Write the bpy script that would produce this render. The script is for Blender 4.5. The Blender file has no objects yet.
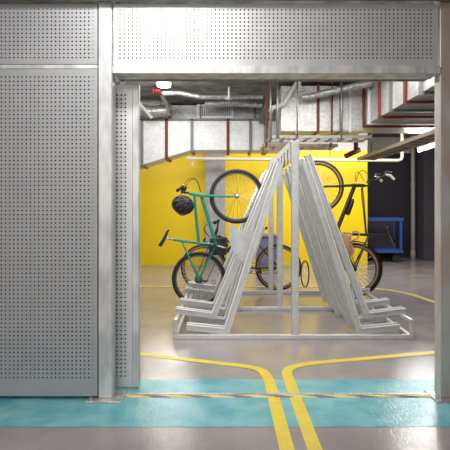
import bpy, math, random
from mathutils import Vector, Matrix
random.seed(7)
C = bpy.context.scene.collection
PI = math.pi
F = 500.0; H = 1.35; HY = 207.0          # survey of the place: lens in px, eye height, horizon row

def S(r, g, b):
    f = lambda c: (c/255/12.92) if c/255 <= .04045 else ((c/255+.055)/1.055)**2.4
    return (f(r), f(g), f(b), 1)
def P(px, py, Y): return Vector(((px-225)*Y/F, Y, H+(HY-py)*Y/F))
def PX(px, Y): return (px-225)*Y/F
def PZ(py, Y): return H+(HY-py)*Y/F
def FY(py): return H*F/(py-HY)
def FP(px, py): Y = FY(py); return ((px-225)*Y/F, Y)

# ---------------------------------------------------------------- materials
def mat(name, col, rough=.5, metal=0, col2=None, scale=20, bump=0, bscale=60, emis=None, estr=0, vor=False, stretch=(1,1,1), lo=.35, hi=.65, rvar=0, coat=0):
    m = bpy.data.materials.new(name); m.use_nodes = True
    nt = m.node_tree; N = nt.nodes; L = nt.links
    b = N['Principled BSDF']
    b.inputs['Base Color'].default_value = col
    b.inputs['Roughness'].default_value = rough
    b.inputs['Metallic'].default_value = metal
    if coat: b.inputs['Coat Weight'].default_value = coat; b.inputs['Coat Roughness'].default_value = .12
    tc = N.new('ShaderNodeTexCoord'); mp = N.new('ShaderNodeMapping'); mp.inputs['Scale'].default_value = stretch
    L.new(tc.outputs['Object'], mp.inputs['Vector'])
    if col2 is not None:
        if vor:
            t = N.new('ShaderNodeTexVoronoi'); t.inputs['Scale'].default_value = scale; out = t.outputs['Color']
            bw = N.new('ShaderNodeRGBToBW'); L.new(out, bw.inputs[0]); fac = bw.outputs[0]
            t2 = N.new('ShaderNodeTexNoise'); t2.inputs['Scale'].default_value = scale*.12; t2.inputs['Detail'].default_value = 4
            L.new(mp.outputs[0], t2.inputs['Vector'])
            mm = N.new('ShaderNodeMath'); mm.operation = 'MULTIPLY_ADD'; mm.inputs[1].default_value = .35
            L.new(fac, mm.inputs[0]); 
            m3 = N.new('ShaderNodeMath'); m3.operation = 'MULTIPLY'; m3.inputs[1].default_value = .65; L.new(t2.outputs[0], m3.inputs[0]); L.new(m3.outputs[0], mm.inputs[2])
            fac = mm.outputs[0]
        else:
            t = N.new('ShaderNodeTexNoise'); t.inputs['Scale'].default_value = scale; t.inputs['Detail'].default_value = 6; fac = t.outputs[0]
        L.new(mp.outputs[0], t.inputs['Vector'])
        r = N.new('ShaderNodeValToRGB'); r.color_ramp.elements[0].position = lo; r.color_ramp.elements[1].position = hi
        r.color_ramp.elements[0].color = col; r.color_ramp.elements[1].color = col2
        L.new(fac, r.inputs[0]); L.new(r.outputs[0], b.inputs['Base Color'])
        if rvar:
            mr = N.new('ShaderNodeMapRange'); mr.inputs[3].default_value = rough-rvar; mr.inputs[4].default_value = rough+rvar
            L.new(fac, mr.inputs[0]); L.new(mr.outputs[0], b.inputs['Roughness'])
    if bump:
        t = N.new('ShaderNodeTexNoise'); t.inputs['Scale'].default_value = bscale; t.inputs['Detail'].default_value = 4
        L.new(mp.outputs[0], t.inputs['Vector'])
        bp = N.new('ShaderNodeBump'); bp.inputs['Strength'].default_value = bump; bp.inputs['Distance'].default_value = .02
        L.new(t.outputs[0], bp.inputs['Height']); L.new(bp.outputs[0], b.inputs['Normal'])
    if emis is not None:
        b.inputs['Emission Color'].default_value = emis; b.inputs['Emission Strength'].default_value = estr
    return m

M = {}
M['galv'] = mat('galvanised steel', S(172,174,176), .38, .75, S(222,222,220), 55, .06, 40, vor=True, rvar=.08)
M['galv_rack'] = mat('rack zinc', S(200,201,202), .36, .4, S(222,222,221), 130, .02, 40, vor=True, rvar=.06)
M['galv_post'] = mat('post zinc', S(190,191,192), .45, .35, S(222,221,219), 7, .03, 40, stretch=(1.5,1.5,.5), lo=.4, hi=.6)
M['post_stained'] = mat('stained post', S(196,195,192), .45, .3, S(184,166,156), 7, .04, 30, stretch=(1,1,.3), lo=.42, hi=.62)
M['panel'] = mat('grey zinc sheet', S(168,169,172), .5, .3, S(174,175,178), 5, .0, 30)
M['shade_backing'] = mat('dark backing', S(58,58,60), .8)  # shade behind the panel holes, put into a dark colour
M['shade_backing_gate'] = mat('grey backing', S(104,104,106), .8)  # lighter tone for the shade behind the gate holes
M['panel_top'] = mat('bright zinc sheet', S(196,196,196), .45, .35, S(206,206,205), 8, .0, 30)
M['gate'] = mat('gate sheet', S(208,209,210), .45, .35, S(214,214,214), 8, .02, 30)
M['steel_dark'] = mat('dull beam', S(96,97,99), .5, .5, S(128,129,130), 12, .05, 30)
M['duct'] = mat('duct zinc', S(214,215,216), .5, .3, S(236,236,236), 40, .05, 9, vor=True)
M['duct_grey'] = mat('duct grey zinc', S(150,151,152), .45, .4, S(182,183,184), 30, .06, 9, vor=True)
M['duct_right'] = mat('side duct zinc', S(176,176,174), .42, .45, S(206,206,204), 40, .05, 9, vor=True)
M['foil'] = mat('foil wrap', S(150,150,150), .4, .6, S(205,205,205), 25, .8, 22)
M['red'] = mat('red oxide', S(128,54,44), .6, 0, S(108,46,38), 20)
M['redpaint'] = mat('red valve paint', S(128,34,40), .55)
M['brace'] = mat('grey flange', S(120,122,122), .5, .5)
M['concrete'] = mat('ceiling concrete', S(98,97,95), .9, 0, S(140,138,134), 5, .6, 12)
M['pier'] = mat('pier concrete', S(150,148,148), .8, 0, S(168,166,166), 6, .15, 20)
M['dark'] = mat('charcoal wall paint', S(50,46,56), .7, 0, S(56,52,62), 3, .05, 30)
M['dark_pier'] = mat('plum grey paint', S(64,60,70), .7, 0, S(70,66,76), 3)
M['white'] = mat('white paint', S(205,203,198), .7, 0, S(218,216,211), 5)
M['cream'] = mat('cream pipe', S(212,204,186), .5)
M['pipe_grey'] = mat('pipe grey', S(165,160,150), .5, .3)
M['tray'] = mat('tray steel', S(128,126,122), .45, .6, S(150,148,142), 20)
M['tray_brown'] = mat('brown tray', S(140,128,110), .5, .3, S(172,160,142), 14, stretch=(1,.2,1))
M['black'] = mat('black plastic', S(26,26,28), .45)
M['rubber'] = mat('black rubber', S(44,42,42), .75, bump=.2, bscale=120)
M['tan_rubber'] = mat('tan sidewall', S(168,128,88), .7)
M['green'] = mat('teal green enamel', S(18,152,128), .3, .1, coat=.5)
M['blackframe'] = mat('black enamel', S(38,38,40), .35, .1, coat=.4)
M['chrome'] = mat('bright alloy', S(195,196,198), .25, .9)
M['rim_grey'] = mat('grey rim', S(128,128,126), .5, .4)
M['rim_dark'] = mat('dark rim', S(70,68,66), .35, .7)
M['spoke'] = mat('spoke steel', S(170,168,160), .3, .8)
M['bag'] = mat('black nylon', S(34,33,38), .6, 0, S(48,47,52), 30, .3, 60)
M['tan'] = mat('tan cloth', S(206,160,124), .8, 0, S(190,144,108), 14, .2, 50)
M['leather'] = mat('brown wrap', S(150,100,52), .6)
M['blue'] = mat('blue enamel', S(62,90,168), .4, .1)
M['mesh_dark'] = mat('dark wire panel', S(52,52,58), .6)
M['bin'] = mat('violet grey bin', S(112,108,138), .6)
M['edge'] = mat('painted lip highlight', S(238,238,236), .35, .15)  # highlight on the rack channel lips, put into a bright colour
M['plate'] = mat('plate zinc', S(200,201,202), .4, .4, S(222,222,221), 10)
M['lamp'] = mat('lamp lens', S(255,255,250), .3, emis=(1,1,.97,1), estr=14)
M['tube'] = mat('tube lens', S(255,255,250), .3, emis=(1,.98,.95,1), estr=22)

def floor_mat():
    m = mat('grey epoxy floor', S(148,141,142), .14, 0, S(164,157,155), 2.6, .12, 60, rvar=.03)
    m.node_tree.nodes['Principled BSDF'].inputs['Specular IOR Level'].default_value = .8
    return m
M['floor'] = floor_mat()
M['teal'] = mat('teal epoxy', S(94,172,185), .13, 0, S(134,196,202), 5, .16, 60)
M['yellow_line'] = mat('yellow line paint', S(238,214,62), .35, 0, S(226,200,66), 8)
M['yellow_dim'] = mat('pale line paint', S(226,206,122), .35, 0, S(206,188,112), 8)

def yellow_wall_mat():
    m = mat('yellow wall with white top', S(240,203,0), .5)
    nt = m.node_tree; N = nt.nodes; L = nt.links; b = N['Principled BSDF']
    tc = N.new('ShaderNodeTexCoord'); sp = N.new('ShaderNodeSeparateXYZ'); L.new(tc.outputs['Object'], sp.inputs[0])
    c = N.new('ShaderNodeMath'); c.operation = 'GREATER_THAN'; c.inputs[1].default_value = 2.66; L.new(sp.outputs[2], c.inputs[0])
    mx = N.new('ShaderNodeMix'); mx.data_type = 'RGBA'; mx.inputs[6].default_value = S(240,206,0); mx.inputs[7].default_value = S(196,194,188)
    L.new(c.outputs[0], mx.inputs[0]); L.new(mx.outputs[2], b.inputs['Base Color'])
    return m
M['yellow_wall'] = yellow_wall_mat()
def recess_mat():
    m = yellow_wall_mat(); m.name = 'charcoal wall with white top'
    for n in m.node_tree.nodes:
        if n.type == 'MATH': n.inputs[1].default_value = 2.78
        if n.type == 'MIX': n.inputs[6].default_value = S(50,46,57)
    return m
M['recess'] = recess_mat()
def hazard_mat():
    m = mat('hazard tape', S(230,205,90), .45)
    nt = m.node_tree; N = nt.nodes; L = nt.links; b = N['Principled BSDF']
    tc = N.new('ShaderNodeTexCoord'); sp = N.new('ShaderNodeSeparateXYZ'); L.new(tc.outputs['Object'], sp.inputs[0])
    a = N.new('ShaderNodeMath'); a.operation = 'MULTIPLY_ADD'; a.inputs[1].default_value = 4.5
    L.new(sp.outputs[1], a.inputs[0]); L.new(sp.outputs[0], a.inputs[2])
    w = N.new('ShaderNodeMath'); w.operation = 'MULTIPLY'; w.inputs[1].default_value = 3.4; L.new(a.outputs[0], w.inputs[0])
    fr = N.new('ShaderNodeMath'); fr.operation = 'FRACT'; L.new(w.outputs[0], fr.inputs[0])
    gt = N.new('ShaderNodeMath'); gt.operation = 'GREATER_THAN'; gt.inputs[1].default_value = .55; L.new(fr.outputs[0], gt.inputs[0])
    mx = N.new('ShaderNodeMix'); mx.data_type = 'RGBA'; mx.inputs[6].default_value = S(224,206,132); mx.inputs[7].default_value = S(126,118,108)
    L.new(gt.outputs[0], mx.inputs[0]); L.new(mx.outputs[2], b.inputs['Base Color'])
    return m
M['hazard'] = hazard_mat()

# ---------------------------------------------------------------- mesh builder
class MB:
    def __init__(s): s.v = []; s.f = []; s.smooth = False
    def add(s, vs, fs):
        n = len(s.v); s.v += [tuple(v) for v in vs]; s.f += [tuple(i+n for i in f) for f in fs]; return s
    def box(s, x0, x1, y0, y1, z0, z1):
        return s.add([(x0,y0,z0),(x1,y0,z0),(x1,y1,z0),(x0,y1,z0),(x0,y0,z1),(x1,y0,z1),(x1,y1,z1),(x0,y1,z1)],
                     [(0,3,2,1),(4,5,6,7),(0,1,5,4),(1,2,6,5),(2,3,7,6),(3,0,4,7)])
    def bev(s, x0, x1, y0, y1, z0, z1, b=.01):
        # box with chamfered vertical and horizontal edges
        vs = []; lev = [(z0,b),(z0+b,0),(z1-b,0),(z1,b)]
        for z, i in lev:
            X0, X1, Y0, Y1 = x0+i, x1-i, y0+i, y1-i
            vs += [(X0+b,Y0,z),(X1-b,Y0,z),(X1,Y0+b,z),(X1,Y1-b,z),(X1-b,Y1,z),(X0+b,Y1,z),(X0,Y1-b,z),(X0,Y0+b,z)]
        fs = [tuple(range(7,-1,-1)), tuple(range(24,32))]
        for l in range(3):
            for k in range(8): fs.append((l*8+k, l*8+(k+1)%8, (l+1)*8+(k+1)%8, (l+1)*8+k))
        return s.add(vs, fs)
    def tube(s, pts, r, seg=10, closed=False, rs=None):
        pts = [Vector(p) for p in pts]; n = len(pts); vs = []; fs = []
        up = None
        for i, p in enumerate(pts):
            a = pts[(i-1) % n] if (closed or i > 0) else p
            b = pts[(i+1) % n] if (closed or i < n-1) else p
            d = (b-a).normalized()
            if up is None:
                up = Vector((0,0,1)) if abs(d.z) < .9 else Vector((0,1,0))
            u = (up - d*up.dot(d))
            if u.length < 1e-5: u = d.orthogonal()
            u.normalize(); w = d.cross(u); up = u
            rr = rs[i] if rs else r
            for k in range(seg):
                t = 2*PI*k/seg; vs.append(p + u*rr*math.cos(t) + w*rr*math.sin(t))
        m = n if closed else n-1
        for i in range(m):
            j = (i+1) % n
            for k in range(seg): fs.append((i*seg+k, i*seg+(k+1)%seg, j*seg+(k+1)%seg, j*seg+k))
        if not closed:
            fs.append(tuple(range(seg-1,-1,-1))); fs.append(tuple((n-1)*seg+k for k in range(seg)))
        s.smooth = True
        return s.add(vs, fs)
    def torus(s, c, R, r, axis='y', seg=48, sub=10, ratio=1, a0=0, a1=2*PI):
        vs = []; fs = []; closed = abs(a1-a0-2*PI) < 1e-6
        n = seg if closed else seg+1
        for i in range(n):
            a = a0+(a1-a0)*i/seg
            for k in range(sub):
                t = 2*PI*k/sub; q = R+r*math.cos(t); h = r*ratio*math.sin(t)
                x, z, y = q*math.cos(a), q*math.sin(a), h
                v = (x,y,z) if axis == 'y' else ((x,z,y) if axis == 'z' else (y,x,z))
                vs.append((c[0]+v[0], c[1]+v[1], c[2]+v[2]))
        for i in range(seg):
            j = (i+1) % n
            for k in range(sub): fs.append((i*sub+k, j*sub+k, j*sub+(k+1)%sub, i*sub+(k+1)%sub))
        if not closed:
            fs.append(tuple(range(sub))); fs.append(tuple((n-1)*sub+k for k in range(sub-1,-1,-1)))
        s.smooth = True
        return s.add(vs, fs)
    def lathe(s, c, prof, axis='y', seg=24):
        # prof: list of (radius, height along axis)
        vs = []; fs = []
        for r, h in prof:
            for k in range(seg):
                a = 2*PI*k/seg; x, z = r*math.cos(a), r*math.sin(a)
                v = {'y':(x,h,z), 'z':(x,z,h), 'x':(h,x,z)}[axis]
                vs.append((c[0]+v[0], c[1]+v[1], c[2]+v[2]))
        for i in range(len(prof)-1):
            for k in range(seg): fs.append((i*seg+k, i*seg+(k+1)%seg, (i+1)*seg+(k+1)%seg, (i+1)*seg+k))
        fs.append(tuple(range(seg-1,-1,-1))); fs.append(tuple((len(prof)-1)*seg+k for k in range(seg)))
        s.smooth = True
        return s.add(vs, fs)
    def prism_xz(s, poly, y0, y1):
        n = len(poly)
        vs = [(x,y0,z) for x, z in poly] + [(x,y1,z) for x, z in poly]
        fs = [tuple(range(n)), tuple(range(2*n-1,n-1,-1))] + [(i, n+i, n+(i+1)%n, (i+1)%n) for i in range(n)]
        return s.add(vs, fs)
    def prism_yz(s, poly, x0, x1):
        n = len(poly)
        vs = [(x0,y,z) for y, z in poly] + [(x1,y,z) for y, z in poly]
        fs = [tuple(range(n)), tuple(range(2*n-1,n-1,-1))] + [(i, n+i, n+(i+1)%n, (i+1)%n) for i in range(n)]
        return s.add(vs, fs)
    def ellipsoid(s, c, rx, ry, rz, nu=20, nv=12, f=None):
        vs = []; fs = []
        for j in range(nv+1):
            ph = -PI/2+PI*j/nv
            for i in range(nu):
                th = 2*PI*i/nu
                d = Vector((math.cos(ph)*math.cos(th), math.cos(ph)*math.sin(th), math.sin(ph)))
                k = f(d) if f else 1
                vs.append((c[0]+rx*d.x*k, c[1]+ry*d.y*k, c[2]+rz*d.z*k))
        for j in range(nv):
            for i in range(nu): fs.append((j*nu+i, j*nu+(i+1)%nu, (j+1)*nu+(i+1)%nu, (j+1)*nu+i))
        s.smooth = True
        return s.add(vs, fs)
    def build(s, name, m, parent=None, fix=True):
        me = bpy.data.meshes.new(name); me.from_pydata(s.v, [], s.f)
        import bmesh
        bm = bmesh.new(); bm.from_mesh(me)
        bmesh.ops.remove_doubles(bm, verts=bm.verts, dist=1e-6)
        if fix: bmesh.ops.recalc_face_normals(bm, faces=bm.faces)
        if s.smooth:
            for f in bm.faces: f.smooth = len(f.verts) <= 4
            for e in bm.edges:
                if len(e.link_faces) == 2 and e.calc_face_angle(0) > math.radians(40): e.smooth = False
        bm.to_mesh(me); bm.free()
        o = bpy.data.objects.new(name, me); C.objects.link(o)
        me.materials.append(m)
        if parent: o.parent = parent
        return o

def thing(name, label, cat, loc=(0,0,0), group=None):
    o = bpy.data.objects.new(name, None); C.objects.link(o); o.location = loc; o.empty_display_size = .1
    o['label'] = label; o['category'] = cat
    if group: o['group'] = group
    return o
def tag(o, label, cat, group=None):
    o['label'] = label; o['category'] = cat
    if group: o['group'] = group
    return o
def struct(o, label=None):
    o['kind'] = 'structure'
    if label: o['label'] = label
    return o
def world_thing(name, label, cat, base, group=None):
    """thing whose parts are written in world coordinates: children get offset by -base"""
    t = thing(name, label, cat, base, group); t['_w'] = 1
    return t
def put(mb, name, m, t):
    b = t.location
    mb.v = [(x-b.x, y-b.y, z-b.z) for x, y, z in mb.v]
    return mb.build(name, m, t)

# ---------------------------------------------------------------- the setting
CEIL = 3.2; XL = -4.2; XR = 6.6; YF = -3.0; YB = 11.62; YD = 13.3
fl = struct(MB().box(XL-.1, XR+.1, YF-.1, YD+.2, -.1, 0).build('floor', M['floor']), 'grey glossy epoxy floor with painted markings')
struct(MB().box(XL-.1, XR+.1, YF-.1, YD+.2, CEIL, CEIL+.15).build('ceiling', M['concrete']), 'rough grey concrete ceiling slab')
struct(MB().box(XL-.1, XL, YF, YD, 0, CEIL).build('wall_left', M['white']), 'plain white side wall')
struct(MB().box(XR, XR+.1, YF, YD, 0, CEIL).build('wall_right', M['dark']), 'charcoal side wall')
struct(MB().box(XL, XR, YF-.1, YF, 0, CEIL).build('wall_front', M['white']), 'plain white wall')
xe = PX(367.5, YB)
struct(MB().box(XL, xe, YB, YB+.2, 0, CEIL).build('wall_back', M['yellow_wall']), 'yellow back wall with white upper band')
struct(MB().box(xe-.6, XR, YD, YD+.1, 0, CEIL).build('wall_recess', M['recess']), 'charcoal recessed back wall')
x0 = PX(423.5, 12.6)
struct(MB().box(x0, x0+1.2, 12.6, YD, 0, CEIL).build('wall_corner', M['dark_pier']), 'plum grey wall pier at the right')
struct(MB().box(PX(205.5,11.4), PX(225,11.4), 11.4, YB, 0, CEIL).build('wall_pier', M['pier']), 'grey concrete pier on the yellow wall')

def strip(pts, w, z, name, m, parent):
    """painted line following a floor path, mitred"""
    pts = [Vector((p[0], p[1])) for p in pts]; n = len(pts); vs = []
    for i, p in enumerate(pts):
        a = pts[max(i-1,0)]; b = pts[min(i+1,n-1)]; d = (b-a).normalized(); nn = Vector((-d.y, d.x))
        vs += [(p.x+nn.x*w/2, p.y+nn.y*w/2, z), (p.x-nn.x*w/2, p.y-nn.y*w/2, z)]
    mb = MB(); mb.add(vs, [(2*i, 2*i+1, 2*i+3, 2*i+2) for i in range(n-1)])
    o = mb.build(name, m, parent, fix=False)
    for f in o.data.polygons:
        if f.normal.z < 0: f.flip()
    return o
def smooth(pts, k=3):
    pts = [Vector((p[0], p[1])) for p in pts]
    for _ in range(k):
        q = [pts[0]]
        for a, b in zip(pts, pts[1:]): q += [a*.75+b*.25, a*.25+b*.75]
        q.append(pts[-1]); pts = q
    return pts
mb = MB(); mb.add([(XL,FY(427),.0015),(XR,FY(427),.0015),(XR,FY(379.5),.0015),(XL,FY(379.5),.0015)], [(0,1,2,3)])
o = mb.build('painted_band', M['teal'], fl, fix=False); o['label'] = 'teal painted band across the floor'
o = strip(smooth([(-3.8,5.5),(-1.4,4.8),(-.78,4.59),(-.1,4.33),(.29,4.2),(.345,3.95),(.345,3.6),(.345,1.0)]), .085, .003, 'painted_line', M['yellow_line'], fl); o['label'] = 'yellow line curving away to the left'
o = strip(smooth([(4.2,5.2),(1.93,4.63),(1.1,4.41),(.68,4.3),(.50,4.16),(.50,3.85),(.50,3.5),(.50,1.0)]), .085, .003, 'painted_line', M['yellow_line'], fl); o['label'] = 'yellow line curving away to the right'
o = strip(smooth([(-4.0,8.45),(-1.5,8.45),(1.9,8.5),(2.5,8.3),(2.85,7.9),(2.97,7.1),(3.15,6.0)]), .1, .003, 'painted_line', M['yellow_dim'], fl); o['label'] = 'pale yellow line looping behind the rack'

# ---------------------------------------------------------------- perforated partition
YP = 3.5
def perf(x0, x1, z0, z1, y, xs, zs, d, th=.004):
    """sheet facing -y with one octagonal hole centred at each (xs, zs); grid cells share corners"""
    pit = xs[1]-xs[0]; pz = zs[1]-zs[0]
    gx = [x0]+[xs[0]-pit/2+i*pit for i in range(len(xs)+1)]+[x1]
    gz = [z0]+[zs[0]-pz/2+i*pz for i in range(len(zs)+1)]+[z1]
    nx, nz = len(gx), len(gz); vs = []; fs = []
    for yy in (y, y+th):
        for z in gz:
            for x in gx: vs.append((x, yy, z))
    idx = lambda s, i, j: s*nx*nz+j*nx+i
    r = d/2
    for j in range(nz-1):
        for i in range(nx-1):
            hole = 1 <= i <= nx-3 and 1 <= j <= nz-3
            if not hole:
                for s in (0,1): fs.append((idx(s,i,j), idx(s,i+1,j), idx(s,i+1,j+1), idx(s,i,j+1)))
                continue
            cx, cz = xs[i-1], zs[j-1]; rings = []
            for s in (0,1):
                b = len(vs); rings.append(b)
                for k in range(8): vs.append((cx+r*math.cos(k*PI/4), y+s*th, cz+r*math.sin(k*PI/4)))
                c = [idx(s,i,j), idx(s,i+1,j), idx(s,i+1,j+1), idx(s,i,j+1)]   # BL BR TR TL
                fs += [(c[0],c[1],b+7,b+6,b+5), (c[1],c[2],b+1,b,b+7), (c[2],c[3],b+3,b+2,b+1), (c[3],c[0],b+5,b+4,b+3)]
            for k in range(8): fs.append((rings[0]+k, rings[0]+(k+1)%8, rings[1]+(k+1)%8, rings[1]+k))
    for i in range(nx-1):
        fs.append((idx(0,i,0), idx(0,i+1,0), idx(1,i+1,0), idx(1,i,0))); fs.append((idx(0,i,nz-1), idx(0,i+1,nz-1), idx(1,i+1,nz-1), idx(1,i,nz-1)))
    for j in range(nz-1):
        fs.append((idx(0,0,j), idx(0,0,j+1), idx(1,0,j+1), idx(1,0,j))); fs.append((idx(0,nx-1,j), idx(0,nx-1,j+1), idx(1,nx-1,j+1), idx(1,nx-1,j)))
    mb = MB(); mb.v = vs; mb.f = fs
    return mb
def rng(a, b, pitch):
    n = max(2, int(round(abs(b-a)/pitch))+1); lo, hi = min(a,b), max(a,b)
    return [lo+(hi-lo)*i/(n-1) for i in range(n)]
PIT = 4.15*YP/F; HOLE = .0128

# left: lower and upper panel
XW = -2.55; xr = PX(97.3, YP)
def panel(name, label, x0, x1, z0, z1, xs, zs, m, y=YP):
    t = world_thing(name, label, 'panel', ((x0+x1)/2, y, z0))
    put(perf(x0, x1, z0, z1, y, xs, zs, HOLE), 'sheet', m, t)
    e = .035; f = MB()
    # perimeter angle frame behind the sheet: one mitred ring
    ring = [(x0,z0),(x1,z0),(x1,z1),(x0,z1)]; inn = [(x0+e,z0+e),(x1-e,z0+e),(x1-e,z1-e),(x0+e,z1-e)]
    vs = [(x,y+.0045,z) for x,z in ring]+[(x,y+.0045,z) for x,z in inn]+[(x,y+.045,z) for x,z in ring]+[(x,y+.045,z) for x,z in inn]
    fs = []
    for k in range(4):
        j = (k+1)%4
        fs += [(k,j,4+j,4+k), (8+k,12+k,12+j,8+j), (k,8+k,8+j,j), (4+k,4+j,12+j,12+k)]
    f.add(vs, fs); put(f, 'frame', m, t)
    put(MB().box(x0+e+.002, x1-e-.002, y+.012, y+.016, z0+e+.002, z1-e-.002), 'shade_backing', M['shade_backing'], t)  # added sheet, coloured dark so the holes look shaded
    return t
panel('perforated_panel', 'tall grey perforated steel panel left of the entrance, reaching the floor', XW, xr, PZ(396,YP), PZ(69,YP),
      rng(PX(93,YP), XW+.05, PIT), rng(PZ(377.5,YP), PZ(77,YP), PIT), M['panel'])
panel('perforated_panel', 'short grey perforated steel panel at upper left above the tall panel', XW, xr, PZ(64,YP), PZ(4,YP),
      rng(PX(93,YP), XW+.05, PIT), rng(PZ(57.5,YP), PZ(9,YP), PIT), M['panel'])
hx0, hx1 = PX(113.5,YP), PX(438,YP)
panel('perforated_panel', 'long bright perforated steel panel above the entrance opening', hx0, hx1, PZ(66,YP), PZ(4,YP),
      rng(PX(120,YP), PX(431,YP), PIT), rng(PZ(58,YP), PZ(10,YP), PIT), M['panel_top'])
# rail between the two left panels, lintel channel over the opening, top beam
tag(MB().bev(XW, xr, YP+.002, YP+.06, PZ(68.6,YP), PZ(64.4,YP), .003).build('cross_rail', M['galv_post']), 'horizontal galvanised rail in the joint between the two left panels', 'rail')
t = world_thing('door_lintel', 'galvanised steel channel lintel over the entrance opening', 'lintel', (0,YP,PZ(73,YP)))
mb = MB(); zb, zt = PZ(73.5,YP), PZ(66.3,YP)
mb.prism_yz([(YP-.012,zb),(YP+.16,zb),(YP+.16,zb+.10),(YP+.15,zb+.10),(YP+.15,zb+.012),(YP-.002,zb+.012),(YP-.002,zt),(YP-.012,zt)], hx0-.005, hx1+.01); put(mb, 'channel', M['galv_post'], t)
mb = MB(); mb.bev(hx0, hx1, YP+.162, YP+.23, zb-.0, zb+.09, .006); put(mb, 'door_track', M['steel_dark'], t)
tag(MB().tube([(XW,YP-.065,PZ(-4,YP)),(PX(452,YP),YP-.065,PZ(-4,YP))], .058, 16).build('top_rail', M['steel_dark']), 'dull grey round rail along the top edge of the panels', 'rail')

def post(label, px0, px1, m, z1=CEIL):
    xa, xb = PX(px0,YP), PX(px1,YP); xc = (xa+xb)/2
    t = world_thing('steel_post', label, 'post', (xc,YP+.05,0))
    y0 = YP-.003
    put(MB().bev(xa, xb, y0, y0+.1, .012, z1, .006), 'shaft', m, t)
    p = put(MB().bev(xc-.125, xc+.125, YP-.065, YP+.15, 0, .013, .003), 'base_plate', M['galv'], t)
    for sx in (-1,1):
        for yy in (YP-.04,):
            b = MB().lathe((xc+sx*.09-t.location.x, yy-t.location.y, .013), [(.016,0),(.016,.003),(.011,.003),(.011,.016),(.006,.017),(.006,.03)], 'z', 8)
            b.build('bolt', M['galv'], p)
    return t
post('galvanised square post at the left side of the entrance', 98.3, 112.3, M['galv_post'])
post('stained galvanised square post at the right edge of the entrance', 440, 462, M['post_stained'])

# sliding gate, parked behind the left panel
YG = 3.72; gx1 = PX(139.3,YG); gx0 = -2.5; gz0, gz1 = .012, PZ(84.5,YG)
t = world_thing('sliding_gate', 'perforated steel sliding gate slid open behind the left post', 'gate', ((gx0+gx1)/2, YG, 0))
put(perf(gx0, gx1-.052, gz0+.002, gz1, YG, rng(PX(125.3,YG), gx0+.06, PIT*1.06), rng(PZ(376,YG), PZ(95,YG), PIT*1.06), .0145), 'sheet', M['gate'], t)
put(MB().bev(gx1-.05, gx1, YG-.012, YG+.045, gz0, gz1, .004), 'edge_stile', M['galv_post'], t)
put(MB().bev(gx0, gx1-.052, YG+.006, YG+.045, gz1-.06, gz1-.001, .004), 'top_rail', M['galv'], t)
put(MB().bev(gx0, gx1-.052, YG+.006, YG+.045, gz0, gz0+.06, .004), 'bottom_rail', M['galv'], t)
put(MB().box(gx0+.01, gx1-.053, YG+.047, YG+.05, gz0+.01, gz1-.01), 'shade_backing', M['shade_backing_gate'], t)  # added sheet, its grey stands for the shade inside the gate holes
for px in (122, 60):
    c = P(px, 82, YG)
    h = put(MB().bev(c.x-.02, c.x+.02, YG+.008, YG+.016, gz1-.03, gz1+.09, .003), 'hanger', M['galv'], t)
    h2 = put(MB().lathe((c.x, YG+.004, gz1+.06), [(.03,-.012),(.034,-.01),(.034,.0),(.03,.002)], 'y', 16), 'roller', M['chrome'], t)
# threshold strip
xa, xb = PX(127,3.63), PX(428,3.63)
t = world_thing('threshold_strip', 'low metal threshold strip with black and yellow hazard tape across the entrance', 'threshold', ((xa+xb)/2,3.63,0))
put(MB().prism_yz([(3.535,0),(3.545,.008),(3.565,.011),(3.565,0)], xa, xb), 'hazard_tape', M['hazard'], t)
put(MB().prism_yz([(3.567,0),(3.567,.013),(3.60,.013),(3.61,.0)], xa, xb), 'metal_strip', M['galv'], t)

# ---------------------------------------------------------------- bike rack
RC = .70; R0, R1, R2 = 5.08, 6.5, 7.76; HW = 1.22
rack = world_thing('bike_rack', 'galvanised two sided A-frame bike rack standing behind the entrance', 'bike rack', (RC, 6.4, 0))
G = M['galv_rack']
for y in (R0, R1, R2):
    put(MB().bev(RC-HW, RC+HW, y, y+.05, 0, .05, .004), 'base_rail', G, rack)
    put(MB().bev(RC-.037+.015, RC+.037+.015, y, y+.06, .05, 2.02, .005), 'post', G, rack)
for sx in (-1, 1):
    xx = RC+sx*(HW-.02)
    put(MB().bev(xx-.02, xx+.02, R0+.051, R2-.001, .004, .045, .004), 'side_rail', G, rack)
    for y in (R0+.02, R2+.02):
        s_ = put(MB().bev(xx-.018, xx+.018, y-.018, y+.018, .05, .17, .003), 'end_stile', G, rack)
    put(MB().bev(xx-.018, xx+.018, R0+.0, R2+.04, .172, .205, .003), 'ramp_bearer', G, rack)
    # low bearer under the inner ends
# ridge: long toothed plate
LOWS = [5.17, 5.60, 6.14, 6.44, 6.92]
HIGHS = [5.385, 5.90, 6.69, 7.20]
def ridge():
    prof = []
    x = R0+.061
    pts = [(R0+.061, 1.86)]
    # lower edge teeth (slots) between channels
    y = R0+.10
    for y in (5.26, 5.56, 5.84, 6.14, 6.56, 6.88, 7.22, 7.54):
        pts += [(y, 1.86), (y, 1.96), (y+.13, 1.96), (y+.13, 1.86)]
    pts += [(R2-.001, 1.86), (R2-.001, 2.02), (R0+.061, 2.02)]
    return pts
for sx in (-1, 1):
    xx = RC+.015+sx*.045
    put(MB().prism_yz(ridge(), xx-.004, xx+.004), 'ridge_plate', G, rack)
put(MB().bev(RC-.049+.015, RC+.049+.015, R0+.062, R2-.002, 2.0205, 2.034, .003), 'ridge_cap', G, rack)

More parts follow.
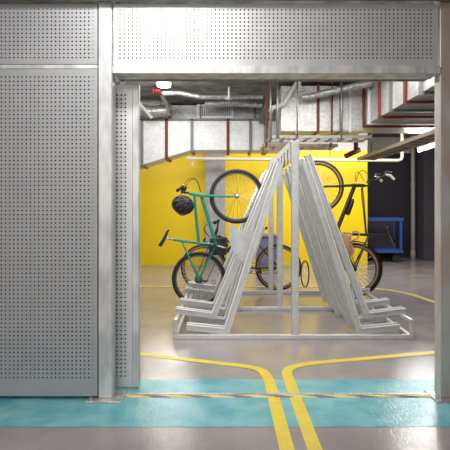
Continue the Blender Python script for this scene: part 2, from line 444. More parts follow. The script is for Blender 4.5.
def channel(path, y, mir):
    o = put(sweep_xz(path, UPROF, y, mir), 'wheel_channel', G, rack)
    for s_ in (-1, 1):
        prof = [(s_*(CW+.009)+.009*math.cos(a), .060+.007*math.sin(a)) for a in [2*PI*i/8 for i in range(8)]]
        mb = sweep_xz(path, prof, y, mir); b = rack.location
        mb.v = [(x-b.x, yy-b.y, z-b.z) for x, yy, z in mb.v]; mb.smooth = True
        mb.build('lip_highlight', M['edge'], o)  # added bright tube that paints the highlight along the channel lip
def sweep_xz(path, prof, y, mirror=None):
    """prof: closed list of (dy, h); h along the mitred normal (up on ramps, outwards on the incline)"""
    n = len(path); vs = []; fs = []; k = len(prof)
    P2 = [Vector(p) for p in path]
    for i in range(n):
        d0 = (P2[i]-P2[i-1]).normalized() if i > 0 else None
        d1 = (P2[i+1]-P2[i]).normalized() if i < n-1 else None
        d0 = d0 or d1; d1 = d1 or d0
        n0 = Vector((d0.y, -d0.x)); n1 = Vector((d1.y, -d1.x)); nn = (n0+n1).normalized(); sc = 1/max(.3, nn.dot(n0))
        for dy, h in prof:
            q = P2[i]+nn*h*sc
            x = q.x if mirror is None else 2*mirror-q.x
            vs.append((x, y+dy, q.y))
    for i in range(n-1):
        for a in range(k): fs.append((i*k+a, i*k+(a+1)%k, (i+1)*k+(a+1)%k, (i+1)*k+a))
    fs.append(tuple(range(k))); fs.append(tuple((n-1)*k+a for a in range(k-1,-1,-1)))
    return MB().add(vs, fs)
CW = .036
UPROF = [(-CW-.012,.058),(-CW-.012,.050),(-CW,.050),(-CW,0),(CW,0),(CW,.050),(CW+.012,.050),(CW+.012,.058),(CW-.005,.058),(CW-.005,.005),(-CW+.005,.005),(-CW+.005,.058)]
LOWS = [5.17, 5.60, 6.14, 6.44, 6.92]
HIGHS = [5.385, 5.90, 6.69, 7.20]
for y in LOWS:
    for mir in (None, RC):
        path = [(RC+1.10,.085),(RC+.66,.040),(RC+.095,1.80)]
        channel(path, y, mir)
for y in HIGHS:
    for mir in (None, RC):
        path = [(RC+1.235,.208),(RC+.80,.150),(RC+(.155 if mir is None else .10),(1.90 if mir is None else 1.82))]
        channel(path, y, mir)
# guide plate on the left side
yg = 5.285
gp = [P(p[0],p[1],yg) for p in ((229,222),(238,229),(250,232),(266,226),(252,266),(245,264),(234,255),(229,241))]
g = put(MB().prism_xz([(p.x,p.z) for p in gp][::-1], yg-.006, yg), 'guide_plate', M['plate'], rack)
c = P(236.5,251,yg)
MB().lathe((c.x-rack.location.x, yg-.006-rack.location.y, c.z), [(.035,-.010),(.042,-.007),(.042,0)], 'y', 20).build('boss', M['plate'], g)

# ---------------------------------------------------------------- bicycles
def bez(p0, p1, p2, n=10):
    p0, p1, p2 = Vector(p0), Vector(p1), Vector(p2)
    return [p0*(1-t)**2+p1*2*t*(1-t)+p2*t*t for t in [i/n for i in range(n+1)]]
def wheel(root, c, R, tire, side, rimm, front):
    rt = .024
    w = MB().torus(c, R-.055, .011, ratio=1.3, sub=8).build('wheel', rimm, root)
    w['label'] = ('front' if front else 'rear')+' wheel'
    MB().torus(c, R-rt, rt, seg=64, sub=12).build('tire', tire, w)
    if side:
        for s in (-1, 1): MB().torus((c[0], c[1]+s*.014, c[2]), R-.040, .0125, seg=64, sub=8, ratio=.9).build('sidewall', side, w)
    MB().lathe(c, [(.010,-.06),(.010,-.04),(.026,-.035),(.026,-.03),(.015,-.026),(.015,.026),(.026,.03),(.026,.035),(.010,.04),(.010,.06)], 'y', 16).build('hub', M['chrome'], w)
    pts = []
    n = 28
    for i in range(n):
        s = 1 if i % 2 else -1
        a = 2*PI*i/n
        ah = a+(.5 if i % 4 < 2 else -.5)
        hubp = (c[0]+.022*math.cos(ah), c[1]+s*.031, c[2]+.022*math.sin(ah))
        rim = (c[0]+(R-.064)*math.cos(a), c[1], c[2]+(R-.064)*math.sin(a))
        pts += [hubp, rim, (c[0]+(R-.064)*math.cos(a+.01), c[1], c[2]+(R-.064)*math.sin(a+.01)), hubp]
    sp = MB(); sp.tube(pts, .0016, 4); sp.build('spokes', M['spoke'], w)
    return w
def bike(label, fm, tire, side, rimm, R, drop=False, geo=None, forkm=None, lever=True, fender=False, bottle=False, wrap=False, crank_a=0.6, chainguard=False):
    g = dict(fh=(1.17,0), crown=(1.0,.40), headt=(.955,.57), stem=(.93,.66), tt0=(.965,.51), tt1=(.435,.205), bb=(.49,-.02), st=(.325,.50), sad=(.30,.62), ss=(.355,.41))
    if geo: g.update(geo)
    p3 = lambda k, y=0: Vector((g[k][0], y, g[k][1]))
    root = thing('bicycle', label, 'bicycle')
    wheel(root, (0,0,0), R, tire, side, rimm, False)
    wheel(root, (g['fh'][0],0,g['fh'][1]), R, tire, side, rimm, True)
    f = MB()
    f.tube([p3('crown'), p3('headt')], .024, 12)
    dt0 = p3('crown')*.85+p3('headt')*.15
    f.tube([dt0, p3('bb')], .024 if not drop else .028, 12)
    f.tube([p3('tt0'), p3('tt1')], .020 if not drop else .014, 12)
    f.tube([p3('bb'), p3('st')], .018, 12)
    f.lathe(p3('bb'), [(.024,-.036),(.026,-.034),(.026,.034),(.024,.036)], 'y', 14)
    for s in (-1,1):
        f.tube([p3('ss', s*.012), p3('ss', s*.018)*.7, Vector((0,s*.062,0))], .011, 8)
        f.tube([p3('bb', s*.024), Vector((.28,s*.045,-.006)), Vector((0,s*.062,0))], .0115, 8)
        f.lathe((0,s*.062,0), [(.022,-.004),(.022,.004)], 'y', 12)
    f.build('frame', fm, root)
    k = MB(); fk = forkm or fm
    k.lathe(p3('crown'), [(.02,-.055),(.024,-.05),(.024,.05),(.02,.055)], 'y', 12)
    dirv = (p3('fh')-p3('crown'))
    for s in (-1,1):
        k.tube(bez(p3('crown', s*.05), p3('crown', s*.058)+dirv*.75+Vector((-.01,0,0)), p3('fh', s*.062), 8), .013, 8, rs=[.017-.001*i for i in range(9)])
    k.build('fork', fk, root)
    # seatpost and saddle
    sdir = (p3('sad')-p3('st')).normalized()
    MB().tube([p3('st')-sdir*.05, p3('sad')-sdir*.02], .0135, 10).build('seatpost', M['chrome'] if not drop else M['black'], root)
    s = MB(); L = [(-.12,.062,.030,.012),(-.10,.070,.030,.006),(-.04,.06,.026,0),(.02,.036,.022,-.002),(.08,.022,.020,0),(.105,.017,.018,-.004),(.115,.008,.010,-.01)]
    sx, sz = g['sad']; vs = []; fs = []; kk = 12
    for (x, hw, hh, dz) in L:
        for i in range(kk):
            a = 2*PI*i/kk; vs.append((sx+x, hw*math.cos(a), sz+dz+hh*math.sin(a)*(1 if math.sin(a) > 0 else .6)))
    for i in range(len(L)-1):
        for j in range(kk): fs.append((i*kk+j, i*kk+(j+1)%kk, (i+1)*kk+(j+1)%kk, (i+1)*kk+j))
    fs += [tuple(range(kk)), tuple((len(L)-1)*kk+j for j in range(kk))]
    s.add(vs, fs); s.smooth = True; s.build('saddle', M['black'], root)
    # stem and bars
    MB().tube([p3('headt'), p3('stem')+Vector((-.0,0,0)), p3('stem')+Vector((.05,0,.012))], .016, 10).build('stem', M['black'], root)
    bc = p3('stem')+Vector((.05,0,.012)); h = MB()
    if drop:
        pts = [bc+Vector((0,-.21,0))]
        def side_(s):
            a = [Vector((0,s*.02,0)), Vector((.0,s*.10,.01)), Vector((-.005,s*.17,.07)), Vector((0,s*.21,.16)), Vector((.0,s*.23,.20)), Vector((-.04,s*.25,.235))]
            return [bc+v for v in a]
        h.tube(side_(-1)[::-1]+side_(1), .012, 10)
        hb = h.build('handlebar', M['black'], root)
        for s_ in (-1,1):
            MB().tube([bc+Vector((.01,s_*.225,.185)), bc+Vector((-.02,s_*.24,.225)), bc+Vector((-.09,s_*.26,.25))], .018, 8, rs=[.015,.019,.017]).build('grip', M['cream'], hb)
            MB().tube([bc+Vector((.005,s_*.215,.17)), bc+Vector((.05,s_*.22,.20)), bc+Vector((.01,s_*.24,.27))], .006, 6).build('brake_lever', M['chrome'], hb)
    else:
        h.tube([bc+Vector((-.05,-.31,.02)), bc+Vector((-.01,-.14,.012)), bc, bc+Vector((-.01,.14,.012)), bc+Vector((-.05,.31,.02))], .0125, 10)
        hb = h.build('handlebar', M['black'], root)
        for s_ in (-1,1):
            MB().tube([bc+Vector((-.03,s_*.215,.015)), bc+Vector((-.055,s_*.33,.021))], .02, 10).build('grip', M['black'], hb)
            MB().ellipsoid(bc+Vector((.0,s_*.19,-.005)), .035, .03, .026, 12, 8).build('shifter', M['black'], hb)
            MB().tube([bc+Vector((-.02,s_*.17,.012)), bc+Vector((.035,s_*.19,-.005)), bc+Vector((.03,s_*.28,-.02))], .008, 6).build('brake_lever', M['chrome'], hb)
    for s_ in (-1,1):
        a = bc+Vector((.03,s_*.17,0)); b = p3('crown', s_*.02)+Vector((.03,0,.05))
        MB().tube(bez(a, (a+b)/2+Vector((.26,s_*.05,.06)), b, 14), .0042, 6).build('cable', M['black'], root)
    # crankset
    bb = p3('bb')
    ck = MB().torus((bb.x,-.052,bb.z), .082, .006, sub=6, seg=36, ratio=.7)
    for i in range(5):
        a = 2*PI*i/5; ck.tube([(bb.x,-.052,bb.z), (bb.x+.08*math.cos(a),-.052,bb.z+.08*math.sin(a))], .008, 6)
    ck.lathe((bb.x,0,bb.z), [(.012,-.075),(.018,-.07),(.018,.07),(.012,.075)], 'y', 12)
    cr = ck.build('crankset', M['black'], root)
    for s_ in (-1,1):
        a = crank_a+(PI if s_ > 0 else 0)
        e = Vector((bb.x+.17*math.cos(a), s_*.082, bb.z+.17*math.sin(a)))
        MB().tube([(bb.x,s_*.072,bb.z), e], .011, 8, rs=[.014,.010]).build('crank_arm', M['chrome'] if not drop else M['black'], cr)
        MB().bev(e.x-.045, e.x+.045, min(s_*.09,s_*.18), max(s_*.09,s_*.18), e.z-.012, e.z+.012, .006).build('pedal', M['black'], cr)
    MB().lathe((0,0,0), [(.03,-.058),(.05,-.055),(.05,-.036),(.04,-.034)], 'y', 20).build('cassette', M['rim_dark'], root)
    ch = MB().tube([(.0,-.05,.047),(bb.x,-.052,bb.z+.083),(bb.x+.083,-.052,bb.z),(bb.x,-.052,bb.z-.083),(.03,-.05,-.10),(-.02,-.05,-.08),(-.048,-.05,0)], .0045, 6, closed=True)
    ch.build('chain', M['rim_dark'], root)
    MB().tube([(0,-.056,-.02),(.01,-.058,-.07),(.035,-.056,-.11)], .012, 8).build('derailleur', M['black'], root)
    if fender:
        f_ = MB(); vs = []; fs = []; n = 26; a0, a1 = math.radians(20), math.radians(215)
        for i in range(n+1):
            a = a0+(a1-a0)*i/n; rr = R+.022+(0.045 if i > 22 else 0)*(i-22)/4
            for (yy, dr) in ((-.03,-.012),(-.018,.004),(.018,.004),(.03,-.012),(.018,0),(-.018,0)):
                vs.append(((rr+dr)*math.cos(a), yy, (rr+dr)*math.sin(a)))
        for i in range(n):
            for k_ in range(6): fs.append((i*6+k_, i*6+(k_+1)%6, (i+1)*6+(k_+1)%6, (i+1)*6+k_))
        fs += [tuple(range(6)), tuple(n*6+k_ for k_ in range(6))]
        f_.add(vs, fs); f_.smooth = True; f_.build('mudguard', M['black'], root)
    if bottle:
        d = (p3('crown')-bb); a = bb+d*.42; b = bb+d*.70; nrm = Vector((-d.z,0,d.x)).normalized()*.062
        MB().tube([a+nrm, a+nrm+d*.02, a+nrm+d*.2, b+nrm, b+nrm+d*.05], .03, 12, rs=[.024,.032,.032,.030,.014]).build('bottle', M['black'], root)
    if wrap:
        d = p3('tt1')-p3('tt0')
        MB().tube([p3('tt0')+d*.10, p3('tt0')+d*.42], .02, 12).build('tube_wrap', M['leather'], root)
    return root
# left: teal bike parked nose up in a low channel
th = math.atan2(83, 38)
b1 = bike('teal green mountain bike parked nose-up on the left of the rack', M['green'], M['rubber'], None, M['rim_grey'], .352, crank_a=-1.4)
b1.location = P(199, 279, 6.44); b1.rotation_euler = (0, -th, 0)
# right: black bike, drop bars, tan sidewalls
th2 = math.atan2(83, 36.5)
b2 = bike('black road bike with tan sidewalls parked nose-up on the right of the rack', M['blackframe'], M['rubber'], M['tan_rubber'], M['rim_dark'], .352, drop=True,
          geo=dict(fh=(1.205,0), crown=(1.03,.44), headt=(.965,.575), stem=(.94,.63), tt0=(.955,.535), tt1=(.34,.33), bb=(.535,-.035), st=(.30,.44), sad=(.225,.63), ss=(.33,.36)), fender=True, bottle=True, wrap=True, crank_a=2.2)
b2.location = P(354, 269, 6.69); b2.rotation_euler = (0, -th2, PI)
# behind the rack: dark bike on the floor
b3 = bike('dark bike with tan sidewalls standing level on the floor behind the rack', M['blackframe'], M['rubber'], M['tan_rubber'], M['rim_dark'], .375,
          geo=dict(fh=(1.20,0), crown=(1.05,.42), headt=(.985,.62), stem=(.97,.72)), crank_a=.2)
b3.location = (.86, 8.06, .376); b3.rotation_euler = (0, 0, PI)

# helmet on the teal bike's bars
hc = P(183, 205, 6.02)
t = world_thing('helmet', 'black vented cycling helmet hanging from the teal bike handlebar', 'helmet', hc)
def dome(rx, ry, rz, slots, th=0):
    vs = []; fs = []; nu, nv = 24, 9
    for j in range(nv+1):
        ph = -.35+(PI/2+.35)*j/nv
        for i in range(nu):
            a = 2*PI*i/nu
            vs.append((rx*math.cos(ph)*math.cos(a), ry*math.cos(ph)*math.sin(a), rz*math.sin(ph)))
    for j in range(nv):
        for i in range(nu):
            if slots and i % 3 == 1 and j in (2,3,4,6,7): continue
            fs.append((j*nu+i, j*nu+(i+1)%nu, (j+1)*nu+(i+1)%nu, (j+1)*nu+i))
    mb = MB().add(vs, fs); mb.smooth = True
    return mb
sh = dome(.140, .118, .115, True).build('shell', M['bag'], t); md = sh.modifiers.new('s', 'SOLIDIFY'); md.thickness = .014
ln = dome(.118, .096, .095, False).build('liner', M['brace'], t); md = ln.modifiers.new('s', 'SOLIDIFY'); md.thickness = .008
st = MB().tube(bez((-.10,0,-.03), (0,.0,-.22), (.08,0,-.03), 10), .006, 6).build('strap', M['bag'], t)
MB().tube(bez((-.04,.06,.10), (-.02,.1,.2), (.0,.2,.14), 8), .005, 6).build('hanging_strap', M['bag'], t)
for o in (sh, ln): o.rotation_euler = (math.radians(62), math.radians(12), math.radians(25))

# black bag on the handlebar of the bike behind
bc = P(218, 247, 7.86)
t = world_thing('handlebar_bag', 'black soft bag hung on the bike behind the rack', 'bag', (bc.x, bc.y, bc.z-.13))
wob = lambda d: 1+.06*math.sin(7*d.x+3*d.z)+.05*math.sin(9*d.z-4*d.y)
def sq(d):
    m = max(abs(d.x), abs(d.y), abs(d.z)); return (1/m)**.6*wob(d)*.9
mb = MB().ellipsoid((0,0,.13), .165, .085, .14, 24, 16, sq); mb.build('body', M['bag'], t)
mb = MB().ellipsoid((.01,0,.25), .155, .09, .04, 20, 8, sq); mb.build('flap', M['black'], t)
MB().tube(bez((-.08,0,.24), (0,0,.36), (.10,0,.24), 10), .008, 6).build('strap', M['bag'], t)
MB().tube(bez((.12,-.07,.16), (.22,-.07,.10), (.17,-.07,-.02), 8), .005, 6).build('loose_strap', M['bag'], t)

# tan cloth bag hanging by the right bike
bc = P(345, 247, 6.56)
t = world_thing('cloth_bag', 'tan cloth bag with looped straps hung on the black road bike', 'bag', (bc.x, bc.y, bc.z-.18))
MB().ellipsoid((-.02,0,.20), .125, .045, .19, 24, 16, lambda d: 1+.10*math.sin(5*d.x+4*d.z)+.07*math.sin(11*d.z)).build('body', M['tan'], t)
MB().tube([(.05,-.01,.30),(.10,-.015,.38),(.16,-.02,.385),(.185,-.02,.34),(.15,-.02,.29),(.06,-.02,.26)], .013, 8).build('strap', M['tan'], t)
MB().tube([(.04,-.01,.18),(.09,-.02,.19),(.11,-.02,.12),(.08,-.02,.06),(.03,-.01,.08)], .011, 8).build('strap', M['tan'], t)

# cable lock hanging from the rack
c = P(305, 274, 7.6)
t = tag(MB().tube([Vector((c.x+.06*math.sin(a)-.0*a, c.y+.0, c.z+.2*math.cos(a))) for a in [2*PI*i/20 for i in range(20)]], .010, 8, closed=True).build('cable_lock', M['black']), 'thin black cable lock looped behind the right-hand rack channels', 'lock')

# violet grey bin by the wall
bx0, bx1 = PX(257,10.6), PX(277,10.6)
t = world_thing('storage_bin', 'violet grey storage bin standing against the yellow wall behind the rack', 'bin', ((bx0+bx1)/2,10.8,0))
put(MB().bev(bx0, bx1, 10.6, 11.1, .05, .70, .02), 'body', M['bin'], t)
put(MB().bev(bx0-.015, bx1+.015, 10.58, 11.12, .70, .76, .015), 'lid', M['bin'], t)
for x in (bx0+.06, bx1-.06):
    for y in (10.66, 11.04):
        put(MB().lathe((x,y,0), [(.03,0),(.035,.005),(.03,.05)], 'z', 12), 'foot', M['black'], t)

# blue trolley
ty0, ty1 = 12.15, 12.7; tx1 = PX(402.5,12.15); tx0 = tx1-1.35
t = world_thing('trolley', 'blue framed trolley parked against the charcoal wall', 'trolley', ((tx0+tx1)/2,12.4,0))
top = PZ(218.5,12.15); shf = PZ(248,12.15)
for x in (tx0, tx1-.06):
    for y in (ty0, ty1-.06):
        put(MB().bev(x, x+.06, y, y+.06, shf-.04, top-.06, .006), 'post', M['blue'], t)
mb = MB(); 
x0_, x1_ = tx0-.02, tx1+.02
vs = [(x0_,ty0-.02),(x1_,ty0-.02),(x1_,ty1+.02),(x0_,ty1+.02)]; e = .09
inn = [(x0_+e,ty0-.02+e),(x1_-e,ty0-.02+e),(x1_-e,ty1+.02-e),(x0_+e,ty1+.02-e)]
def ringbox(z0, z1):
    v = [(x,y,z0) for x,y in vs]+[(x,y,z0) for x,y in inn]+[(x,y,z1) for x,y in vs]+[(x,y,z1) for x,y in inn]; f = []
    for k in range(4):
        j = (k+1)%4; f += [(k,4+k,4+j,j),(8+k,8+j,12+j,12+k),(k,j,8+j,8+k),(4+k,12+k,12+j,4+j)]
    return MB().add(v, f)
put(ringbox(top-.06, top+.02), 'top_frame', M['blue'], t)
put(MB().bev(tx0-.02, tx1+.02, ty0-.02, ty1+.02, shf-.12, shf-.04, .006), 'shelf', M['blue'], t)
put(MB().box(tx0+.06, tx1-.06, ty1-.04, ty1-.03, shf-.04, top-.06), 'back_panel', M['mesh_dark'], t)
for x in (tx0+.12, tx1-.12):
    for y in (ty0+.09, ty1-.09):
        cs = put(MB().bev(x-.05, x+.05, y-.035, y+.035, shf-.17, shf-.121, .005), 'caster', M['rim_dark'], t)
        r = (shf-.15)/2+.0
        MB().lathe((x-t.location.x, y-t.location.y, r), [(r*.8,-.028),(r,-.022),(r,.022),(r*.8,.028)], 'y', 20).build('caster_wheel', M['rubber'], cs)

# downpipe by the recess
c0 = P(413, 258, 13.0)
t = world_thing('downpipe', 'pale grey vertical drainpipe on the charcoal wall', 'pipe', (c0.x,13.0,0))
put(MB().tube([(c0.x,13.0,0.001),(c0.x,13.0,CEIL-.002)], .06, 16), 'pipe', M['pipe_grey'], t)
put(MB().lathe((c0.x,13.0,.02), [(.066,0),(.072,.01),(.072,.20),(.066,.21)], 'z', 16), 'collar', M['pipe_grey'], t)
put(MB().lathe((c0.x,13.0,1.9), [(.064,0),(.069,.01),(.069,.06),(.064,.07)], 'z', 16), 'collar', M['pipe_grey'], t)

# ---------------------------------------------------------------- ducts and services
YC = 8.75
def rect_ring(x, y0, y1, z0, z1, w, th, axis='x'):
    """flange frame round a duct section, square section w, standing th proud"""
    if axis == 'x':
        o = [(y0-th,z0-th),(y1+th,z0-th),(y1+th,z1+th),(y0-th,z1+th)]; i = [(y0,z0),(y1,z0),(y1,z1),(y0,z1)]
        v = [(x-w/2,a,b) for a,b in o]+[(x-w/2,a,b) for a,b in i]+[(x+w/2,a,b) for a,b in o]+[(x+w/2,a,b) for a,b in i]
    else:
        o = [(y0-th,z0-th),(y1+th,z0-th),(y1+th,z1+th),(y0-th,z1+th)]; i = [(y0,z0),(y1,z0),(y1,z1),(y0,z1)]
        v = [(a,x-w/2,b) for a,b in o]+[(a,x-w/2,b) for a,b in i]+[(a,x+w/2,b) for a,b in o]+[(a,x+w/2,b) for a,b in i]
    f = []
    for k in range(4):
        j = (k+1)%4; f += [(k,j,4+j,4+k),(8+k,12+k,12+j,8+j),(k,8+k,8+j,j),(4+k,4+j,12+j,12+k)]
    return MB().add(v, f)
# back duct with drop at the left
zt, zb = PZ(121,YC), PZ(150,YC); xa, xk, xb = PX(128,YC), PX(191,YC), PX(289,YC); zl = PZ(169,YC)
t = world_thing('back_duct', 'white zinc air duct with a tapered left end in front of the yellow wall', 'duct', (0,YC+.3,zb))
put(MB().prism_xz([(xa,zl),(xk,zb),(xb,zb),(xb,zt),(xk,zt),(xa,zt)], YC, YC+.6), 'casing', M['duct'], t)
for px, m in ((142,'brace'),(166.5,'red'),(192,'brace'),(228,'red'),(250.5,'brace'),(266,'tray')):
    x = PX(px,YC); z0 = zb if px >= 191 else zb+(zl-zb)*(xk-x)/(xk-xa)
    put(rect_ring(x, YC, YC+.6, z0, zt, .05 if m != 'tray' else .08, .03), 'flange', M[m], t)
for px in (160, 200, 275):
    x = PX(px,YC); put(MB().tube([(x,YC+.12,zt),(x,YC+.12,CEIL-.002)], .008, 6), 'hanger_rod', M['tray'], t)
# thin edge trim along the top
put(MB().bev(xa, xb, YC-.03, YC-.001, zt-.0, zt+.035, .004), 'top_trim', M['brace'], t)
# grey duct with grille above
YV = 8.95; zv0, zv1 = zt+.075, CEIL-.03
xa, xb = PX(168,YV), PX(291,YV)
t = world_thing('ceiling_duct', 'grey zinc duct with an air grille just under the ceiling', 'duct', ((xa+xb)/2,YV,zv0))
put(MB().box(xa, xb, YV, YV+.5, zv0, zv1), 'casing', M['duct_grey'], t)
gx0_, gx1_ = PX(197,YV), PX(233,YV); gz0_, gz1_ = PZ(119,YV), PZ(106,YV)
gz0_ = max(gz0_, zv0+.01); gz1_ = gz0_+.24
v = [(gx0_,gz0_),(gx1_,gz0_),(gx1_,gz1_),(gx0_,gz1_)]
fr = put(rect_ring(YV-.015, gx0_+.03, gx1_-.03, gz0_+.03, gz1_-.03, .03, .03, 'y'), 'grille', M['duct'], t)
n = 16
for i in range(n):
    x = gx0_+.05+(gx1_-gx0_-.1)*i/(n-1)
    MB().box(x-.008-t.location.x, x+.008-t.location.x, -.02, -.004, gz0_+.032-t.location.z, gz1_-.032-t.location.z).build('fin', M['duct'], fr)
MB().box(gx0_+.03-t.location.x, gx1_-.03-t.location.x, -.003, -.001, gz0_+.03-t.location.z, gz1_-.03-t.location.z).build('shade_backing', M['brace'], fr)
for px in (170, 255, 262):
    put(rect_ring(PX(px,YV), YV, YV+.5, zv0, zv1-.0, .05, .02), 'flange', M['brace'], t)
# cross duct facing the entrance
YB1 = 7.4; zb = PZ(131,YB1); zt = CEIL-.06; xa, xb = PX(281,YB1), 2.05
t = world_thing('cross_duct', 'grey zinc air duct crossing above the rack with red and grey flanges', 'duct', ((xa+xb)/2,YB1,zb))
put(MB().box(xa, xb, YB1, YB1+.75, zb, zt), 'casing', M['duct_right'], t)
for px, m, w in ((297,'duct',.035),(318,'red',.04),(341,'brace',.045),(350,'duct',.03)):
    put(rect_ring(PX(px,YB1), YB1, YB1+.75, zb, zt, w, .022), 'flange', M[m], t)
# long duct on the right, running away from the entrance
XA = 2.06; XA2 = 4.1; zb = 2.55
t = world_thing('side_duct', 'large zinc air duct running along the ceiling at the right with red flanges', 'duct', ((XA+XA2)/2,5.5,zb))
put(MB().box(XA, XA2, 3.9, 8.15, zb, zt), 'casing', M['duct_right'], t)
for y, m in ((4.3,'brace'),(4.75,'red'),(5.22,'brace'),(5.68,'red'),(6.17,'brace'),(6.62,'red'),(7.12,'duct'),(7.36,'red')):
    put(rect_ring(y, XA, XA2, zb, zt, .05, .03, 'y'), 'flange', M[m], t)
# foil pipe along the top of the cross duct
t = tag(MB().tube([P(303,97.5,7.2), P(312,96,7.15), P(330,92,7.05), P(356,86,6.95), P(372,83,6.9)], .05, 14).build('insulated_pipe', M['foil']), 'foil wrapped pipe across the top of the grey cross duct', 'pipe')
# cable tray hung over the rack
YT = 6.9
def tray(name, label, x0, x1, y0, y1, z, h, m, along='x', n=8):
    t = world_thing(name, label, 'cable tray', ((x0+x1)/2,(y0+y1)/2,z))
    if along == 'x':
        for y in (y0, y1): put(MB().bev(x0, x1, y-.008, y+.008, z, z+h, .003), 'side_rail', m, t)
        for i in range(n):
            x = x0+.04+(x1-x0-.08)*i/(n-1); put(MB().bev(x-.02, x+.02, y0+.009, y1-.009, z+.004, z+.02, .003), 'rung', m, t)
    else:
        for x in (x0, x1): put(MB().bev(x-.008, x+.008, y0, y1, z, z+h, .003), 'side_rail', m, t)
        for i in range(n):
            y = y0+.04+(y1-y0-.08)*i/(n-1); put(MB().bev(x0+.009, x1-.009, y-.02, y+.02, z+.004, z+.02, .003), 'rung', m, t)
    return t
tz = PZ(138.5, YT)
t = tray('cable_tray', 'steel cable tray hung on rods directly above the rack top', PX(269,YT), PX(372,YT), YT, YT+.42, tz, .045, M['tray'], n=9)
for px in (270.5, 277.5, 297, 341):
    x = PX(px,YT); put(MB().tube([(x,YT-.02,tz),(x,YT-.02,CEIL-.002)], .016 if px < 290 else .011, 8), 'hanger_rod', M['tray'], t)
tz2 = PZ(147, 7.5)
t = tray('cable_tray', 'lower cable tray crossing behind the rack top', PX(262,7.5), PX(338,7.5), 7.5, 7.9, tz2, .05, M['tray_brown'], n=8)
for px in (266, 330):
    x = PX(px,7.5); put(MB().tube([(x,7.48,tz2),(x,7.39,tz2+.1),(x,7.36,2.47),(x,7.33,CEIL-.002)], .012, 8), 'hanger_rod', M['red'], t)
# brown tray on the right
t = tray('cable_tray', 'brown cable tray sloping away under the right-hand duct', 2.28, 2.56, 4.9, 8.6, 2.15, .05, M['tray_brown'], along='y', n=14)
put(MB().box(2.29, 2.55, 4.9, 8.6, 2.172, 2.178), 'floor_plate', M['tray_brown'], t)
for y in (5.4, 8.3):
    put(MB().tube([(2.43,y,2.179),(2.43,y,2.51 if y < 8 else CEIL-.002)], .012, 8), 'hanger_rod', M['tray'], t)
# red bracket
t = world_thing('hanger_bracket', 'red steel bracket hanging between the trays right of the rack', 'bracket', P(356,150,8.85))
a = P(356,141,8.85); b = P(356,150,8.85)
put(MB().tube([(a.x,a.y,CEIL-.002), b], .04, 6), 'drop', M['red'], t)
put(MB().tube([P(345,156.5,8.85), P(360,149.5,8.85)], .045, 6), 'arm', M['red'], t)
# cream pipe in front of the back wall
yp = 11.0
t = world_thing('water_pipe', 'cream pipe running along the top of the yellow wall and turning up', 'pipe', P(300,160,yp))
pts = [P(187,158.5,yp), P(300,159.5,yp), P(398,160.5,yp), P(401,159.5,yp), P(402,157,yp), P(402,150,yp)]
put(MB().tube(pts+[Vector((pts[-1].x,yp,CEIL-.002))], .036, 12), 'pipe', M['cream'], t)
for px in (192, 250, 330):
    c = P(px,158.8,yp); put(MB().tube([c+Vector((0,0,.037)), (c.x,yp,CEIL-.002)], .01, 6), 'hanger_rod', M['tray'], t)
c = P(192,163.5,11.0)
t = world_thing('sprinkler', 'white sprinkler head under the left end of the cream pipe', 'sprinkler', (c.x,c.y,c.z))
put(MB().lathe((c.x,c.y,PZ(158.9,yp)-.046), [(.06,0),(.06,.008)], 'z', 12), 'pipe_mount', M['white'], t)
put(MB().lathe((c.x,c.y,c.z-.05), [(.05,0),(.05,.01),(.02,.015),(.02,.075)], 'z', 12), 'head', M['white'], t)
for (px, py, lab) in ((229,98,'white sprinkler head on the ceiling right of the air grille'), (300,90,'white sprinkler head on the ceiling over the foil pipe')):
    c = P(px,py,7.7 if px < 260 else 7.1)
    t = world_thing('sprinkler', lab, 'sprinkler', (c.x,c.y,CEIL))
    put(MB().tube([(c.x,c.y,c.z+.03),(c.x,c.y,CEIL-.002)], .018, 8), 'stem', M['white'], t)
    put(MB().lathe((c.x,c.y,c.z-.03), [(.035,0),(.06,.01),(.06,.02),(.02,.035),(.03,.06)], 'z', 12), 'head', M['white'], t)
# diagonal white pipes
t = tag(MB().tube([P(270,112,7.3), P(273,107.5,7.3), P(278,106.5,7.3), P(284,104,7.3), P(291,93,7.3), P(297,83,7.3), P(299,80,7.3)], .035, 12).build('drain_pipe', M['white']), 'white pipe slanting down from the ceiling left of the cross duct', 'pipe')
t = tag(MB().tube([P(262,123,8.6), P(263,112,8.5), P(266,107.5,8.4), P(268,97,8.4)], .05, 12).build('flexible_pipe', M['brace']), 'ribbed grey pipe dropping beside the ceiling duct', 'pipe')
t = tag(MB().tube([P(132,94.5,8.2), P(140,104,8.25), P(152,118,8.35)], .03, 10).build('drain_pipe', M['white']), 'white slanting pipe at upper left beside the gate edge', 'pipe')
t = tag(MB().tube([P(126,97,8.48), P(132,107,8.48), P(150,112,8.48), P(170,110,8.5)], .10, 16).build('flexible_pipe', M['foil']), 'thick foil flexible pipe at upper left above the white duct', 'pipe')
pts = [P(163,93.5,7.6), P(180,93,7.6), P(190,95,7.6), P(200,97,7.6), P(230,97,7.8), P(262,97,8.0)]
t = tag(MB().tube(pts, .035, 12).build('insulated_pipe', M['foil']), 'thin foil pipe snaking under the ceiling above the air grille', 'pipe')
t = tag(MB().tube([P(205,104,8.4), P(235,103,8.4), P(262,105,8.4)], .05, 12).build('insulated_pipe', M['foil']), 'foil pipe running along the top of the ceiling duct', 'pipe')
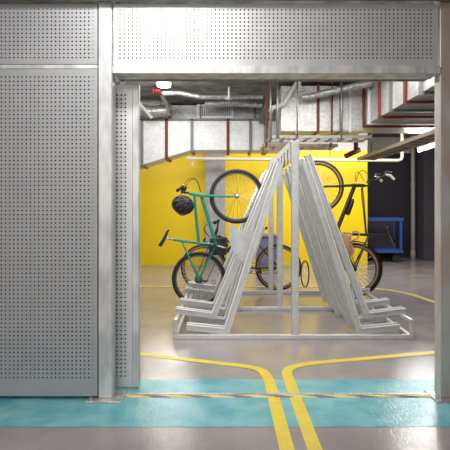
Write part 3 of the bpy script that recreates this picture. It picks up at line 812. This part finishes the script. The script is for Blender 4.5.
# red valve
c = P(157,90.5,7.7)
t = world_thing('fire_valve', 'red fire valve under the ceiling at upper left', 'valve', (c.x,c.y,CEIL))
put(MB().lathe((c.x,c.y,c.z), [(.05,-.06),(.075,-.055),(.075,-.035),(.05,-.03),(.05,.03),(.075,.035),(.075,.055),(.05,.06)], 'x', 14), 'body', M['redpaint'], t)
put(MB().tube([(c.x,c.y,c.z+.04),(c.x,c.y,CEIL-.002)], .03, 10), 'stem', M['redpaint'], t)
put(MB().tube([(c.x+.05,c.y,c.z-.02), P(163,97,7.9), P(169,110,8.3)], .032, 10), 'pipe', M['pipe_grey'], t)

# lamps
c = P(164,83.5,7.45)
t = world_thing('ceiling_light', 'round white ceiling light above the back duct at left', 'light', (c.x,7.45,CEIL))
put(MB().lathe((c.x,7.45,CEIL-.05), [(.10,0),(.12,.01),(.12,.048)], 'z', 24), 'housing', M['white'], t)
put(MB().lathe((c.x,7.45,CEIL-.06), [(.05,0),(.095,.004),(.095,.009)], 'z', 24), 'lens', M['lamp'], t)
for (px0, px1, py0, py1, Y, lab) in ((419,441,150,141.5,9.6,'glaring tube light at the far right under the ceiling'), (409,421,145.5,140.5,11.2,'smaller tube light farther back at the right')):
    a = P(px0,py0,Y); b = P(px1,py1,Y-1.1)
    a.z = b.z = (a.z+b.z)/2
    t = world_thing('tube_light', lab, 'light', ((a+b)/2))
    put(MB().tube([a+Vector((0,0,.045)), b+Vector((0,0,.045))], .045, 6), 'housing', M['white'], t)
    put(MB().tube([a-Vector((0,0,.02)), b-Vector((0,0,.02))], .028, 10), 'tube', M['tube'], t)
    for k in (.2,.8):
        q = a.lerp(b,k); put(MB().tube([q+Vector((0,0,.09)), (q.x,q.y,CEIL-.002)], .008, 6), 'hanger_rod', M['tray'], t)

a = Vector((-2.05,10.2,2.45)); b = Vector((-1.0,10.2,2.45))  # unseen tube light, added to give the floor glare at left
t = world_thing('tube_light', 'unseen tube light behind the white duct, added for the glare in the floor at left', 'light', ((a+b)/2))
put(MB().tube([a+Vector((0,0,.045)), b+Vector((0,0,.045))], .045, 6), 'housing', M['white'], t)
put(MB().tube([a-Vector((0,0,.02)), b-Vector((0,0,.02))], .028, 10), 'tube', M['tube'], t)
for k in (.2,.8):
    q = a.lerp(b,k); put(MB().tube([q+Vector((0,0,.09)), (q.x,q.y,CEIL-.002)], .008, 6), 'hanger_rod', M['tray'], t)
# ---------------------------------------------------------------- light
def area(x, y, z, sx, sy, e, tgt=None, col=(1,.98,.95), spread=None):
    l = bpy.data.lights.new('area', 'AREA'); l.shape = 'RECTANGLE'; l.size = sx; l.size_y = sy; l.energy = e; l.color = col
    o = bpy.data.objects.new('area_lamp', l); C.objects.link(o); o.location = (x,y,z)
    if tgt: o.rotation_euler = (Vector(tgt)-Vector((x,y,z))).to_track_quat('-Z','Y').to_euler()
    return o
area(-1.0, .3, 3.1, 2.0, 2.2, 66)
area(-.3, -2.4, 1.7, 4.0, 2.0, 62, (0,3.5,1.0))
area(-.5, 2.6, 3.15, .6, .3, 36, (-.45,3.5,2.5))
area(-1.35, 10.1, 2.43, 1.0, .2, 30, (-.4,3.3,0))
area(3.7, 9.0, 2.38, .8, .15, 24, (1.35,3.4,0))
area(.5, 4.0, 3.05, 2.4, .4, 30, (.7,5.8,.5))
area(-1.3, 5.4, 3.05, .9, 1.2, 50, (.4,5.8,.9))
area(.6, 6.1, 3.0, 2.4, .5, 45)
area(2.0, 4.5, 2.9, .6, .6, 24, (1.1,5.5,1.0))
area(-1.0, 7.0, 3.1, 1.2, .6, 22, (-1.0,8.75,2.2))
area(1.2, 9.9, 3.1, 4.5, .8, 86, (1.0,11.0,0))
area(2.6, 9.6, 2.9, 1.0, .8, 26, (2.6,11.6,1.2))
area(4.0, 9.0, 3.0, 1.2, 2.5, 50)
w = bpy.data.worlds.new('World'); bpy.context.scene.world = w; w.use_nodes = True
w.node_tree.nodes['Background'].inputs[0].default_value = (.9,.95,1,1); w.node_tree.nodes['Background'].inputs[1].default_value = .15

# ---------------------------------------------------------------- camera
cam = bpy.data.cameras.new('camera'); co = bpy.data.objects.new('camera', cam); C.objects.link(co)
co.location = (0,0,H); co.rotation_euler = (PI/2,0,0)
cam.sensor_width = 36; cam.lens = 36*F/450; cam.shift_y = -(225-HY)/450; cam.clip_end = 60
bpy.context.scene.camera = co
vs_ = bpy.context.scene.view_settings
vs_.view_transform = 'Standard'; vs_.look = 'None'; vs_.exposure = 0.0; vs_.gamma = 1
for o in bpy.data.objects:
    if '_w' in o: del o['_w']
